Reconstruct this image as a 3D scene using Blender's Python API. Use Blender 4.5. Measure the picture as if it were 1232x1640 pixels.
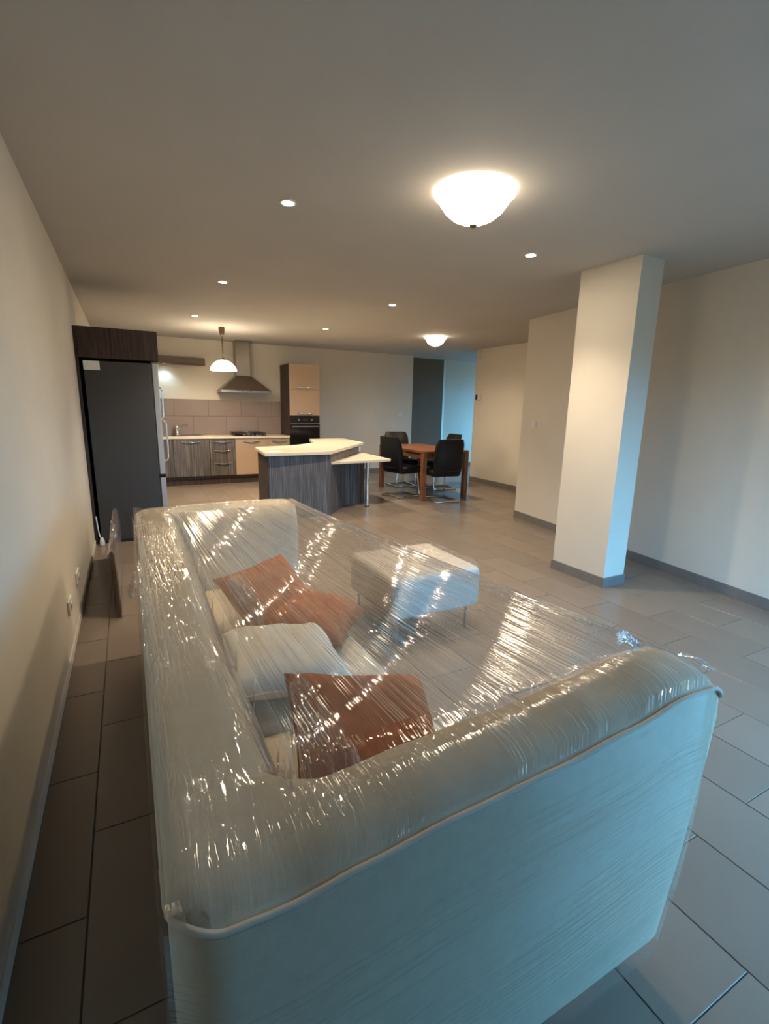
import bpy, bmesh, math, random
from mathutils import Vector, Matrix
from mathutils.bvhtree import BVHTree
from mathutils import noise as mnoise

R = math.radians
random.seed(7)
for o in list(bpy.data.objects):
    bpy.data.objects.remove(o)
SC = bpy.context.scene
COL = SC.collection

# ------------------------------------------------------------------ camera
F_PX, PITCH, YAW, ROLL, CAM_H = 776.67, 12.258, 27.848, 1.226, 1.45
p_, y_, r_ = R(PITCH), R(YAW), R(ROLL)
fw = Vector((math.sin(y_) * math.cos(p_), math.cos(y_) * math.cos(p_), -math.sin(p_)))
rt0 = Vector((math.cos(y_), -math.sin(y_), 0)); up0 = rt0.cross(fw)
rt = rt0 * math.cos(r_) + up0 * math.sin(r_)
up = up0 * math.cos(r_) - rt0 * math.sin(r_)
cd = bpy.data.cameras.new('camera')
cam = bpy.data.objects.new('camera', cd); COL.objects.link(cam)
m = Matrix((rt, up, -fw)).transposed().to_4x4(); m.translation = Vector((0, 0, CAM_H))
cam.matrix_world = m
cd.sensor_fit = 'HORIZONTAL'; cd.sensor_width = 36.0; cd.lens = F_PX / 1232 * 36.0
cd.clip_start = 0.02; cd.clip_end = 60
SC.camera = cam

# ------------------------------------------------------------------ world, exposure
W = bpy.data.worlds.new('sky'); SC.world = W; W.use_nodes = True
wn = W.node_tree.nodes; wn.clear()
bg = wn.new('ShaderNodeBackground'); wo = wn.new('ShaderNodeOutputWorld')
bg.inputs[1].default_value = 14.5
wtc = wn.new('ShaderNodeTexCoord'); wsx = wn.new('ShaderNodeSeparateXYZ'); wcr = wn.new('ShaderNodeValToRGB')   # plain sky above the horizon, dull ground below
wmr = wn.new('ShaderNodeMapRange'); wmr.inputs['From Min'].default_value = -.04; wmr.inputs['From Max'].default_value = .04
wcr.color_ramp.elements[0].color = (.045, .055, .055, 1); wcr.color_ramp.elements[1].color = (.16, .55, 1.0, 1)
wl = W.node_tree.links
wl.new(wtc.outputs['Generated'], wsx.inputs[0]); wl.new(wsx.outputs['Z'], wmr.inputs['Value']); wl.new(wmr.outputs[0], wcr.inputs[0]); wl.new(wcr.outputs[0], bg.inputs[0])
wl.new(bg.outputs[0], wo.inputs[0])
SC.view_settings.view_transform = 'Standard'; SC.view_settings.look = 'None'
SC.view_settings.exposure = 0.4; SC.view_settings.gamma = 1.0
SC.view_settings.use_curve_mapping = False
SC.cycles.use_adaptive_sampling = True
SC.cycles.adaptive_threshold = 0.03
SC.cycles.transparent_max_bounces = 24
SC.cycles.max_bounces = 8
SC.cycles.glossy_bounces = 3
SC.cycles.diffuse_bounces = 3
SC.cycles.sample_clamp_indirect = 12.0
SC.cycles.caustics_reflective = False
SC.cycles.caustics_refractive = False

DOME_E, DOME_W, SPOT_W, PEND_E, LED_W = 15.0, 60.0, 40.0, 20.0, 6.0
WARM = (1.0, 0.80, 0.56); WARM2 = (1.0, 0.83, 0.62)

# daylight enters through the window wall behind the camera and the hall window: sky portals
WX0, WX1, WZ0, WZ1, WY = 1.70, 3.78, 0.06, 1.92, -0.5
HX, HY0, HY1, HZ0, HZ1 = 9.2, 8.35, 9.8, 0.6, 2.3
def portal(loc, rot, sx, sz):
    l = bpy.data.lights.new('sky_portal', 'AREA'); l.shape = 'RECTANGLE'; l.size = sx; l.size_y = sz
    l.cycles.is_portal = True
    o = bpy.data.objects.new('sky_portal', l); COL.objects.link(o); o.location = loc; o.rotation_euler = rot
    return o
portal(((WX0 + WX1) / 2, WY - .22, (WZ0 + WZ1) / 2), (R(90), 0, 0), WX1 - WX0, WZ1 - WZ0)
portal((HX + .16, (HY0 + HY1) / 2, (HZ0 + HZ1) / 2), (R(90), 0, R(90)), HY1 - HY0, HZ1 - HZ0)

# ------------------------------------------------------------------ materials
MATS = {}
def nmat(name):
    mt = bpy.data.materials.new(name); mt.use_nodes = True
    nt = mt.node_tree; b = nt.nodes['Principled BSDF']
    MATS[name] = mt
    return mt, nt, b
def L(nt, a, b): nt.links.new(a, b)
def plain(name, col, rough=.5, metal=0, spec=.5, var=.06, scale=12, bump=0, bscale=200, coat=0):
    mt, nt, b = nmat(name)
    b.inputs['Roughness'].default_value = rough; b.inputs['Metallic'].default_value = metal
    b.inputs['Specular IOR Level'].default_value = spec; b.inputs['Coat Weight'].default_value = coat
    tc = nt.nodes.new('ShaderNodeTexCoord'); n = nt.nodes.new('ShaderNodeTexNoise')
    n.inputs['Scale'].default_value = scale; n.inputs['Detail'].default_value = 4
    L(nt, tc.outputs['Object'], n.inputs['Vector'])
    cr = nt.nodes.new('ShaderNodeValToRGB')
    cr.color_ramp.elements[0].color = (*[c * (1 - var) for c in col], 1)
    cr.color_ramp.elements[1].color = (*[min(1, c * (1 + var)) for c in col], 1)
    cr.color_ramp.elements[0].position = .3; cr.color_ramp.elements[1].position = .7
    L(nt, n.outputs['Fac'], cr.inputs['Fac']); L(nt, cr.outputs['Color'], b.inputs['Base Color'])
    if bump:
        n2 = nt.nodes.new('ShaderNodeTexNoise'); n2.inputs['Scale'].default_value = bscale
        L(nt, tc.outputs['Object'], n2.inputs['Vector'])
        bp = nt.nodes.new('ShaderNodeBump'); bp.inputs['Strength'].default_value = bump; bp.inputs['Distance'].default_value = .003
        L(nt, n2.outputs['Fac'], bp.inputs['Height']); L(nt, bp.outputs['Normal'], b.inputs['Normal'])
    return mt
def grain(name, c0, c1, scale=(60, 60, 2.0), rough=.45, spec=.4, c2=None):
    mt, nt, b = nmat(name)
    b.inputs['Roughness'].default_value = rough; b.inputs['Specular IOR Level'].default_value = spec
    tc = nt.nodes.new('ShaderNodeTexCoord'); mp = nt.nodes.new('ShaderNodeMapping')
    mp.inputs['Scale'].default_value = scale
    L(nt, tc.outputs['Object'], mp.inputs['Vector'])
    n = nt.nodes.new('ShaderNodeTexNoise'); n.inputs['Scale'].default_value = 1; n.inputs['Detail'].default_value = 6; n.inputs['Roughness'].default_value = .7
    L(nt, mp.outputs['Vector'], n.inputs['Vector'])
    cr = nt.nodes.new('ShaderNodeValToRGB')
    cr.color_ramp.elements[0].color = (*c0, 1); cr.color_ramp.elements[0].position = .36
    cr.color_ramp.elements[1].color = (*c1, 1); cr.color_ramp.elements[1].position = .66
    if c2:
        e = cr.color_ramp.elements.new(.52); e.color = (*c2, 1)
    L(nt, n.outputs['Fac'], cr.inputs['Fac']); L(nt, cr.outputs['Color'], b.inputs['Base Color'])
    bp = nt.nodes.new('ShaderNodeBump'); bp.inputs['Strength'].default_value = .15; bp.inputs['Distance'].default_value = .002
    L(nt, n.outputs['Fac'], bp.inputs['Height']); L(nt, bp.outputs['Normal'], b.inputs['Normal'])
    return mt
def emit(name, col, strength):
    mt, nt, b = nmat(name)
    b.inputs['Base Color'].default_value = (.8, .78, .72, 1); b.inputs['Roughness'].default_value = .3
    b.inputs['Emission Color'].default_value = (*col, 1); b.inputs['Emission Strength'].default_value = strength
    return mt
def tilemat(name, ca, cb, rough):
    mt, nt, b = nmat(name)
    oi = nt.nodes.new('ShaderNodeObjectInfo'); tc = nt.nodes.new('ShaderNodeTexCoord')
    n = nt.nodes.new('ShaderNodeTexNoise'); n.inputs['Scale'].default_value = 3; n.inputs['Detail'].default_value = 3; n.inputs['Roughness'].default_value = .5
    va = nt.nodes.new('ShaderNodeVectorMath'); va.operation = 'ADD'
    cx = nt.nodes.new('ShaderNodeCombineXYZ'); ml = nt.nodes.new('ShaderNodeMath'); ml.operation = 'MULTIPLY'; ml.inputs[1].default_value = 40
    L(nt, oi.outputs['Random'], ml.inputs[0]); L(nt, ml.outputs[0], cx.inputs[0])
    L(nt, tc.outputs['Object'], va.inputs[0]); L(nt, cx.outputs[0], va.inputs[1]); L(nt, va.outputs[0], n.inputs['Vector'])
    cr = nt.nodes.new('ShaderNodeValToRGB'); cr.color_ramp.elements[0].position = .25; cr.color_ramp.elements[1].position = .75
    cr.color_ramp.elements[0].color = (*ca, 1); cr.color_ramp.elements[1].color = (*cb, 1)
    L(nt, n.outputs['Fac'], cr.inputs['Fac'])
    hs = nt.nodes.new('ShaderNodeHueSaturation'); mr = nt.nodes.new('ShaderNodeMapRange')
    mr.inputs['To Min'].default_value = .93; mr.inputs['To Max'].default_value = 1.07
    L(nt, oi.outputs['Random'], mr.inputs['Value']); L(nt, mr.outputs[0], hs.inputs['Value'])
    L(nt, cr.outputs['Color'], hs.inputs['Color']); L(nt, hs.outputs['Color'], b.inputs['Base Color'])
    b.inputs['Roughness'].default_value = rough; b.inputs['Specular IOR Level'].default_value = .4
    return mt
def filmmat(name, su, sv, dist, haze, gmul, gmax=.4, rough=.03, power=5.0, fine=.35, fv2=8.0):
    """clear stretch film: see-through sheet with a thin mirror sheen; sharp creases run along v; a trace of milky haze"""
    mt = bpy.data.materials.new(name); mt.use_nodes = True; MATS[name] = mt
    nt = mt.node_tree; nt.nodes.clear(); N = nt.nodes.new
    def math_(op, a, b=None, c=None, clamp=False):
        n = N('ShaderNodeMath'); n.operation = op; n.use_clamp = clamp
        for k, v in enumerate((a, b, c)):
            if v is None: continue
            if isinstance(v, (int, float)): n.inputs[k].default_value = v
            else: L(nt, v, n.inputs[k])
        return n.outputs[0]
    out = N('ShaderNodeOutputMaterial'); uv = N('ShaderNodeUVMap')
    def ridge(fu, fv, distort):
        mp = N('ShaderNodeMapping'); mp.inputs['Scale'].default_value = (su * fu, sv * fv, 1)
        L(nt, uv.outputs[0], mp.inputs['Vector'])
        n = N('ShaderNodeTexNoise'); n.inputs['Scale'].default_value = 1; n.inputs['Detail'].default_value = 1.0
        n.inputs['Distortion'].default_value = distort
        L(nt, mp.outputs[0], n.inputs['Vector'])
        a = math_('ABSOLUTE', math_('MULTIPLY_ADD', n.outputs['Fac'], 2.6, -1.3))
        return math_('POWER', math_('SUBTRACT', 1.0, a, clamp=True), power), n.outputs['Fac']
    r1, f1 = ridge(1, 1, .2); r2, f2 = ridge(1.7, fv2, .6)
    mpm = N('ShaderNodeMapping'); mpm.inputs['Scale'].default_value = (su * .16, sv * 1.1, 1); mpm.inputs['Location'].default_value = (3.3, 1.7, 0)
    L(nt, uv.outputs[0], mpm.inputs['Vector'])
    nm = N('ShaderNodeTexNoise'); nm.inputs['Scale'].default_value = 1; nm.inputs['Detail'].default_value = 2; L(nt, mpm.outputs[0], nm.inputs['Vector'])
    msk = math_('MULTIPLY_ADD', nm.outputs['Fac'], 3.4, -1.2, clamp=True)
    h = math_('MULTIPLY', math_('MULTIPLY_ADD', r2, fine, r1), msk)
    bp = N('ShaderNodeBump'); bp.inputs['Strength'].default_value = 1.0; bp.inputs['Distance'].default_value = dist
    L(nt, h, bp.inputs['Height'])
    fr = N('ShaderNodeLayerWeight'); fr.inputs['Blend'].default_value = .5      # a thin sheet reflects alike from both sides
    if dist: L(nt, bp.outputs[0], fr.inputs['Normal'])
    fac = math_('MINIMUM', math_('MULTIPLY', math_('MULTIPLY_ADD', math_('POWER', fr.outputs['Facing'], 5.0), .965, .035), gmul), gmax)
    tr = N('ShaderNodeBsdfTransparent'); tr.inputs[0].default_value = (.985, .985, .985, 1)
    gl = N('ShaderNodeBsdfGlossy'); gl.inputs['Roughness'].default_value = rough; gl.inputs['Color'].default_value = (1, 1, 1, 1)
    if dist: L(nt, bp.outputs[0], gl.inputs['Normal'])
    df = N('ShaderNodeBsdfDiffuse'); df.inputs[0].default_value = (.85, .85, .85, 1)
    tl = N('ShaderNodeBsdfTranslucent'); tl.inputs[0].default_value = (.85, .85, .85, 1)
    hz = N('ShaderNodeMixShader'); hz.inputs[0].default_value = .5
    L(nt, df.outputs[0], hz.inputs[1]); L(nt, tl.outputs[0], hz.inputs[2])
    hf = math_('MULTIPLY_ADD', math_('MINIMUM', h, 1.0), haze * 1.6, haze * .45)
    m1 = N('ShaderNodeMixShader'); L(nt, hf, m1.inputs[0]); L(nt, tr.outputs[0], m1.inputs[1]); L(nt, hz.outputs[0], m1.inputs[2])
    m2 = N('ShaderNodeMixShader'); L(nt, fac, m2.inputs[0]); L(nt, m1.outputs[0], m2.inputs[1]); L(nt, gl.outputs[0], m2.inputs[2])
    L(nt, m2.outputs[0], out.inputs['Surface'])
    return mt

wall_m = plain('wall_paint', (.74, .69, .60), .75, spec=.25, var=.02, scale=3, bump=.12, bscale=260)
front_m = plain('low_bounce_dark_wall', (.16, .15, .14), .8, spec=.2, var=.02, scale=3)  # unseen front wall made dark to cut lamp bounce onto the near sofa arm
ceil_m = plain('ceiling_paint', (.56, .545, .52), .85, spec=.15, var=.02, scale=2, bump=.1, bscale=240)
tile_m = tilemat('floor_tile', (.225, .178, .140), (.245, .196, .156), .27)
grout_m = plain('grout', (.10, .088, .078), .9, var=.1)
skirt_m = plain('skirting_tile', (.20, .185, .175), .4, var=.08, scale=9)
fabric_m = plain('sofa_fabric', (.70, .60, .45), .85, spec=.2, var=.04, scale=40, bump=.2, bscale=700)
pipe_m = plain('piping_fabric', (.72, .62, .50), .8, spec=.2, var=.04)
white_fab = plain('white_fabric', (.80, .74, .62), .85, spec=.2, var=.04, scale=30, bump=.4, bscale=600)
ott_fab = plain('ottoman_fabric', (.56, .51, .44), .85, spec=.2, var=.04, scale=30, bump=.4, bscale=600)
rust_m = plain('rust_fabric', (.50, .175, .075), .8, spec=.25, var=.12, scale=30, bump=.5, bscale=600)
steel_m = plain('brushed_steel', (.34, .29, .25), .30, metal=1, var=.05, scale=60)
chrome_m = plain('chrome', (.80, .80, .80), .12, metal=1, var=.02)
wood_m = grain('grey_streaked_wood', (.050, .045, .044), (.24, .215, .205), (75, 75, 1.6), .45, .35, (.115, .103, .10))
darkwood_m = grain('dark_brown_wood', (.030, .020, .018), (.085, .060, .052), (55, 55, 1.6), .55, .25)
cream_m = plain('cream_front', (.47, .345, .245), .32, var=.02, scale=4)
top_m = plain('cream_worktop', (.74, .64, .50), .38, var=.06, scale=70)
splash_m = tilemat('splash_tile', (.265, .195, .155), (.30, .225, .18), .36)
fridge_m = plain('fridge_side', (.055, .051, .047), .45, metal=.0, spec=.4, var=.03)
fdoor_m = plain('fridge_door_edge', (.62, .62, .62), .25, metal=.6, var=.02)
black_m = plain('black_gloss', (.010, .010, .011), .12, var=.05)
blackmat = plain('black_matt', (.018, .018, .019), .55, var=.1)
leather_m = plain('black_leather', (.008, .0075, .008), .5, spec=.3, var=.15, scale=30, bump=.3, bscale=150)
table_m = grain('red_brown_wood', (.13, .046, .02), (.34, .15, .065), (40, 40, 3.5), .3, .5, (.26, .10, .04))
white_m = plain('white_plastic', (.78, .77, .73), .4, var=.02)
paper_m = plain('paper', (.80, .79, .76), .8, var=.03)
recess_m = plain('dark_recess_panel', (.17, .135, .10), .6, spec=.3, var=.03, scale=4)  # dark tone painted in place of the shade in the hall recess
board_m = plain('brown_board', (.10, .07, .052), .5, var=.15)
brass_m = plain('bronze', (.16, .12, .075), .45, metal=.7, var=.1)
film_top_m = filmmat('stretch_film_top', 76, .5, .0060, .04, 2.8, .5, .025, 4.5, .15, 3.0)
film_lie_m = filmmat('stretch_film_lying', 58, 5.0, .0030, .014, 1.9, .45, .035, 5.0, .6, 5.0)
film_wrap_m = filmmat('stretch_film_wrap', 46, 1.2, .0016, .012, 1.2, .3, .07, 5.0, .3, 5.0)
film_ott_m = filmmat('stretch_film_ottoman', 30, 22, .0035, .05, 1.1, .3)
film_heap_m = filmmat('stretch_film_heap', 12, 12, .012, .30, 2.2, .7)
film_loose_m = filmmat('stretch_film_loose', 26, 8, .008, .09, 3.2, .7)
glass_m = filmmat('window_glass', .5, .5, 0, 0, .6)
dome_m = emit('lit_glass_bowl', WARM, DOME_E)
nt = dome_m.node_tree; tcn = nt.nodes.new('ShaderNodeTexCoord'); sx = nt.nodes.new('ShaderNodeSeparateXYZ'); mrn = nt.nodes.new('ShaderNodeMapRange')
mrn.inputs['From Min'].default_value = -.02; mrn.inputs['From Max'].default_value = -.115; mrn.inputs['To Min'].default_value = DOME_E * .35; mrn.inputs['To Max'].default_value = DOME_E
L(nt, tcn.outputs['Object'], sx.inputs[0]); L(nt, sx.outputs['Z'], mrn.inputs['Value']); L(nt, mrn.outputs[0], nt.nodes['Principled BSDF'].inputs['Emission Strength'])
pend_m = emit('lit_pendant_glass', (1.0, .80, .55), PEND_E)
lens_m = emit('lit_lens', WARM2, 550)
led_m = emit('led_lens', (.70, .92, 1.0), 30)

# ------------------------------------------------------------------ mesh helpers
def mesh_obj(name, bm, mat, parent=None, smooth=None, loc=None):
    me = bpy.data.meshes.new(name)
    bmesh.ops.recalc_face_normals(bm, faces=bm.faces)
    bm.to_mesh(me); bm.free()
    me.materials.append(mat)
    if smooth:
        for p in me.polygons: p.use_smooth = True
        me.set_sharp_from_angle(angle=R(smooth))
    o = bpy.data.objects.new(name, me); COL.objects.link(o)
    if parent is not None: o.parent = parent
    if loc is not None: o.location = loc
    return o
def tag(o, label=None, cat=None, group=None, kind=None):
    if label: o['label'] = label
    if cat: o['category'] = cat
    if group: o['group'] = group
    if kind: o['kind'] = kind
    return o
def thing(name, label, cat, loc=(0, 0, 0), rz=0, group=None):
    o = bpy.data.objects.new(name, None); COL.objects.link(o)
    o.empty_display_size = .1; o.location = loc; o.rotation_euler = (0, 0, rz)
    return tag(o, label, cat, group)
def struct(name, bm, mat, label=None, **k):
    return tag(mesh_obj(name, bm, mat, **k), label, None, None, 'structure')
def nb(): return bmesh.new()
def box(bm, x0, x1, y0, y1, z0, z1, bev=0, seg=2):
    vs = [bm.verts.new((x, y, z)) for z in (z0, z1) for y in (y0, y1) for x in (x0, x1)]
    fs = [bm.faces.new([vs[i] for i in f]) for f in ((0, 2, 3, 1), (4, 5, 7, 6), (0, 1, 5, 4), (2, 6, 7, 3), (0, 4, 6, 2), (1, 3, 7, 5))]
    if bev:
        es = list({e for f in fs for e in f.edges})
        bmesh.ops.bevel(bm, geom=es, offset=bev, segments=seg, affect='EDGES', profile=.5)
    return bm
def B(*a, **k): return box(nb(), *a, **k)
def prism(bm, pts, z0, z1, bev=0):
    a = [bm.verts.new((x, y, z0)) for x, y in pts]; b = [bm.verts.new((x, y, z1)) for x, y in pts]
    n = len(pts); fs = [bm.faces.new(a[::-1]), bm.faces.new(b)]
    for i in range(n): fs.append(bm.faces.new((a[i], a[(i + 1) % n], b[(i + 1) % n], b[i])))
    if bev:
        es = list({e for f in fs for e in f.edges})
        bmesh.ops.bevel(bm, geom=es, offset=bev, segments=2, affect='EDGES', profile=.5)
    return bm
def lathe(bm, prof, seg=32, c=(0, 0, 0), close=False):
    rings = []
    for r, z in prof:
        if r < 1e-5: rings.append([bm.verts.new((c[0], c[1], c[2] + z))])
        else: rings.append([bm.verts.new((c[0] + r * math.cos(2 * math.pi * i / seg), c[1] + r * math.sin(2 * math.pi * i / seg), c[2] + z)) for i in range(seg)])
    for a, b in zip(rings, rings[1:]):
        for i in range(seg):
            j = (i + 1) % seg
            if len(a) == 1 and len(b) == 1: continue
            if len(a) == 1: bm.faces.new((a[0], b[j], b[i]))
            elif len(b) == 1: bm.faces.new((a[i], a[j], b[0]))
            else: bm.faces.new((a[i], a[j], b[j], b[i]))
    return bm
def cyl(bm, c, r, z0, z1, seg=16): return lathe(bm, [(0, z0), (r, z0), (r, z1), (0, z1)], seg, c)
def tube(bm, pts, r, seg=8, closed=False, rf=None):
    pts = [Vector(p) for p in pts]; n = len(pts); rings = []
    prev = None
    for i, p in enumerate(pts):
        if closed: t = (pts[(i + 1) % n] - pts[i - 1]).normalized()
        else: t = (pts[min(i + 1, n - 1)] - pts[max(i - 1, 0)]).normalized()
        if prev is None:
            a = Vector((0, 0, 1)) if abs(t.z) < .9 else Vector((1, 0, 0))
            u = t.cross(a).normalized()
        else:
            u = (prev - t * prev.dot(t)).normalized()
        prev = u; v = t.cross(u)
        rr = rf(i / (n - 1)) * r if rf else r
        rings.append([bm.verts.new(p + (u * math.cos(2 * math.pi * k / seg) + v * math.sin(2 * math.pi * k / seg)) * rr) for k in range(seg)])
    rng = range(n) if closed else range(n - 1)
    for i in rng:
        a, b = rings[i], rings[(i + 1) % n]
        for k in range(seg): bm.faces.new((a[k], a[(k + 1) % seg], b[(k + 1) % seg], b[k]))
    if not closed:
        bm.faces.new(rings[0][::-1]); bm.faces.new(rings[-1])
    return bm
def smooth_path(pts, n=6):
    out = []; P = [Vector(p) for p in pts]
    for i in range(len(P) - 1):
        p0 = P[max(i - 1, 0)]; p1 = P[i]; p2 = P[i + 1]; p3 = P[min(i + 2, len(P) - 1)]
        for k in range(n):
            t = k / n
            out.append(.5 * ((2 * p1) + (p2 - p0) * t + (2 * p0 - 5 * p1 + 4 * p2 - p3) * t * t + (3 * p1 - p0 - 3 * p2 + p3) * t ** 3))
    out.append(P[-1]); return out
def loft(bm, secs, cap=True):
    rings = [[bm.verts.new(p) for p in s] for s in secs]
    n = len(rings[0])
    for a, b in zip(rings, rings[1:]):
        for k in range(n): bm.faces.new((a[k], a[(k + 1) % n], b[(k + 1) % n], b[k]))
    if cap: bm.faces.new(rings[0][::-1]); bm.faces.new(rings[-1])
    return bm
def grid_obj(name, P, mat, parent=None, uvf=None, smooth=True):
    """P[i][j] points; uv = (i,j) fractions or uvf(i,j)"""
    ni, nj = len(P), len(P[0]); verts = [tuple(p) for row in P for p in row]
    faces = [(i * nj + j, (i + 1) * nj + j, (i + 1) * nj + j + 1, i * nj + j + 1) for i in range(ni - 1) for j in range(nj - 1)]
    me = bpy.data.meshes.new(name); me.from_pydata(verts, [], faces)
    ul = me.uv_layers.new(name='UVMap')
    for lp in me.loops:
        i, j = divmod(lp.vertex_index, nj)
        ul.data[lp.index].uv = uvf(i, j) if uvf else (i / (ni - 1), j / (nj - 1))
    for p in me.polygons: p.use_smooth = smooth
    me.materials.append(mat); me.update()
    o = bpy.data.objects.new(name, me); COL.objects.link(o)
    if parent is not None: o.parent = parent
    return o
def copy_tree(root, loc, rz, label):
    r = root.copy(); COL.objects.link(r); r.location = loc; r.rotation_euler = (0, 0, rz); r['label'] = label
    for ch in list(root.children):
        c = ch.copy(); COL.objects.link(c); c.parent = r
        for g in list(ch.children):
            d = g.copy(); COL.objects.link(d); d.parent = c
    return r
def project(P):
    d = Vector(P) - Vector((0, 0, CAM_H)); w = d.dot(fw)
    if w < .05: return None
    return 616 + F_PX * d.dot(rt) / w, 820 - F_PX * d.dot(up) / w

# ------------------------------------------------------------------ the room
CE = 2.576; XL = -.385; YB = 9.78; T = .16
struct('wall_left', B(XL - T, XL, WY - T, YB + T, 0, CE), wall_m)
struct('wall_back', B(XL - T, 5.82, YB, YB + T, 0, CE), wall_m)
A_, B_ = (4.68, 4.99), (4.68 - .1416 * (4.99 - WY + T), WY - T)
bm = nb(); prism(bm, [A_, (A_[0] + T, A_[1] - .02), (B_[0] + T, B_[1]), B_], 0, CE); struct('wall_right', bm, wall_m)
struct('wall_dining_end', B(4.68, 6.36, 4.99 - T, 4.99, 0, CE), wall_m)
struct('wall_dining_side', B(6.20, 6.36, 4.99, 8.0, 0, CE), wall_m)
struct('wall_hall_near', B(6.36, HX + T, 8.0 - T, 8.0, 0, CE), wall_m)
struct('wall_hall_back', prism(nb(), [(6.74, 9.98), (6.97, 10.17), (HX + T, 10.17), (HX + T, 10.4), (6.74, 10.4)], 0, CE), wall_m)
struct('wall_hall_recess', B(5.66, 6.74, 10.32, 10.45, 0, CE), wall_m)
bm = nb()
box(bm, HX, HX + T, 8.0, 10.17, 0, HZ0); box(bm, HX, HX + T, 8.0, 10.17, HZ1, CE)
box(bm, HX, HX + T, 8.0, HY0, HZ0, HZ1); box(bm, HX, HX + T, HY1, 10.17, HZ0, HZ1)
struct('wall_hall_side', bm, wall_m)
bm = nb(); y0, y1 = WY - T, WY
box(bm, XL - T, WX0, y0, y1, 0, CE); box(bm, WX1, 4.0, y0, y1, 0, CE)
box(bm, WX0, WX1, y0, y1, 0, WZ0); box(bm, WX0, WX1, y0, y1, WZ1, CE)
struct('wall_front', bm, front_m)
struct('ceiling', B(XL - T, HX + T, WY - T, 10.45, CE, CE + .15), ceil_m)
# windows: frames and panes
def window(n, horiz, c0, c1, a, z0, z1, nm):
    bm = nb()
    def bar(u0, u1, w0, w1):
        if horiz: box(bm, u0, u1, a - .03, a + .03, w0, w1)
        else: box(bm, a - .03, a + .03, u0, u1, w0, w1)
    bar(c0, c0 + .06, z0, z1); bar(c1 - .06, c1, z0, z1); bar(c0, c1, z0, z0 + .06); bar(c0, c1, z1 - .06, z1)
    for k in range(1, nm): u = c0 + (c1 - c0) * k / nm; bar(u - .04, u + .04, z0, z1)
    w = struct('window_%d' % n, bm, white_m)
    for k in range(nm):
        u0 = c0 + (c1 - c0) * k / nm + .05; u1 = c0 + (c1 - c0) * (k + 1) / nm - .05
        if horiz: P = [[(u0, a, z0 + .05), (u0, a, z1 - .05)], [(u1, a, z0 + .05), (u1, a, z1 - .05)]]
        else: P = [[(a, u0, z0 + .05), (a, u0, z1 - .05)], [(a, u1, z0 + .05), (a, u1, z1 - .05)]]
        grid_obj('pane', P, glass_m, w)
window(1, True, WX0, WX1, WY - .1, WZ0, WZ1, 3)
window(2, False, HY0, HY1, HX + .08, HZ0, HZ1, 2)
# full-height panel at the hall end, its dark colour standing in for an unlit recess
d = struct('recess_panel', B(5.83, 6.735, 9.90, 9.95, .01, CE - .02, bev=.004), recess_m)
# column
bx0, bx1, by0, by1 = 3.437, 3.69, 2.552, 3.106
struct('column', B(bx0, bx1, by0, by1, 0, CE), wall_m, 'white square column standing free before the right wall')
# skirting
SH, ST = .085, .012
def skirt(name, a, b, side=1, h=SH):
    a = Vector((a[0], a[1], 0)); b = Vector((b[0], b[1], 0)); t = (b - a).normalized(); n = Vector((-t.y, t.x, 0)) * side * ST
    bm = nb(); prism(bm, [(p.x, p.y) for p in (a, b, b + n, a + n)], 0, h, .002)
    return struct(name, bm, skirt_m)
skirt('baseboard_back', (3.37, YB), (5.82, YB), -1)
skirt('baseboard_right', B_, A_, 1)
skirt('baseboard_dining_side', (6.20, 4.99), (6.20, 8.0), 1)
skirt('baseboard_dining_end', (4.68, 4.99), (6.19, 4.99), 1)
skirt('baseboard_hall', (6.97, 10.17), (HX, 10.17), -1)
bm = nb()
box(bm, bx0 - ST, bx1 + ST, by0 - ST, by0, 0, SH, .002); box(bm, bx0 - ST, bx1 + ST, by1, by1 + ST, 0, SH, .002)
box(bm, bx0 - ST, bx0, by0, by1, 0, SH); box(bm, bx1, bx1 + ST, by0, by1, 0, SH)
struct('baseboard_column', bm, skirt_m)
bm = nb(); box(bm, XL, XL + .008, WY, 5.6, 0, .05, .002)
tag(mesh_obj('baseboard_left', bm, wall_m), None, None, None, 'structure')

# floor: grout bed and single tiles
floor = struct('floor', B(XL - T, HX + T, WY - T, 10.45, -.06, -.003), grout_m)
TW, TL, TG = .3125, .63, .004
regs = [(XL, 4.72, WY, YB), (4.72, 6.20, 4.99, YB), (6.20, HX, 8.0, 10.17), (5.82, 6.20, YB, 9.9)]
tiles = []
for (rx0, rx1, ry0, ry1) in regs:
    for i in range(int((rx0 - 1.35) / TW) - 2, int((rx1 - 1.35) / TW) + 2):
        off = .11 if i % 2 == 0 else .425
        for k in range(-5, 19):
            xa, xb = 1.35 + i * TW, 1.35 + (i + 1) * TW; ya, yb = off + k * TL, off + (k + 1) * TL
            xa2, xb2, ya2, yb2 = max(xa, rx0), min(xb, rx1), max(ya, ry0), min(yb, ry1)
            if xb2 - xa2 < .02 or yb2 - ya2 < .02: continue
            c = ((xa2 + xb2) / 2, (ya2 + yb2) / 2)
            if rx0 == XL and rx1 == 4.72:   # behind the slanting right wall
                xw = B_[0] + (A_[0] - B_[0]) * (c[1] - B_[1]) / (A_[1] - B_[1])
                if c[1] < 4.9 and xa2 > xw: continue
            pr = project((c[0], c[1], 0)); vis = 0
            if pr and -60 < pr[0] < 1290 and 640 < pr[1] < 1720:
                vis = 1 / max(.2, (c[0] ** 2 + c[1] ** 2))
                if 0.05 < c[0] < .8 and .6 < c[1] < 2.9: vis *= .2
            tiles.append((vis, xa2, xb2, ya2, yb2))
tiles.sort(key=lambda t: -t[0])
full = None; rest = nb()
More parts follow.
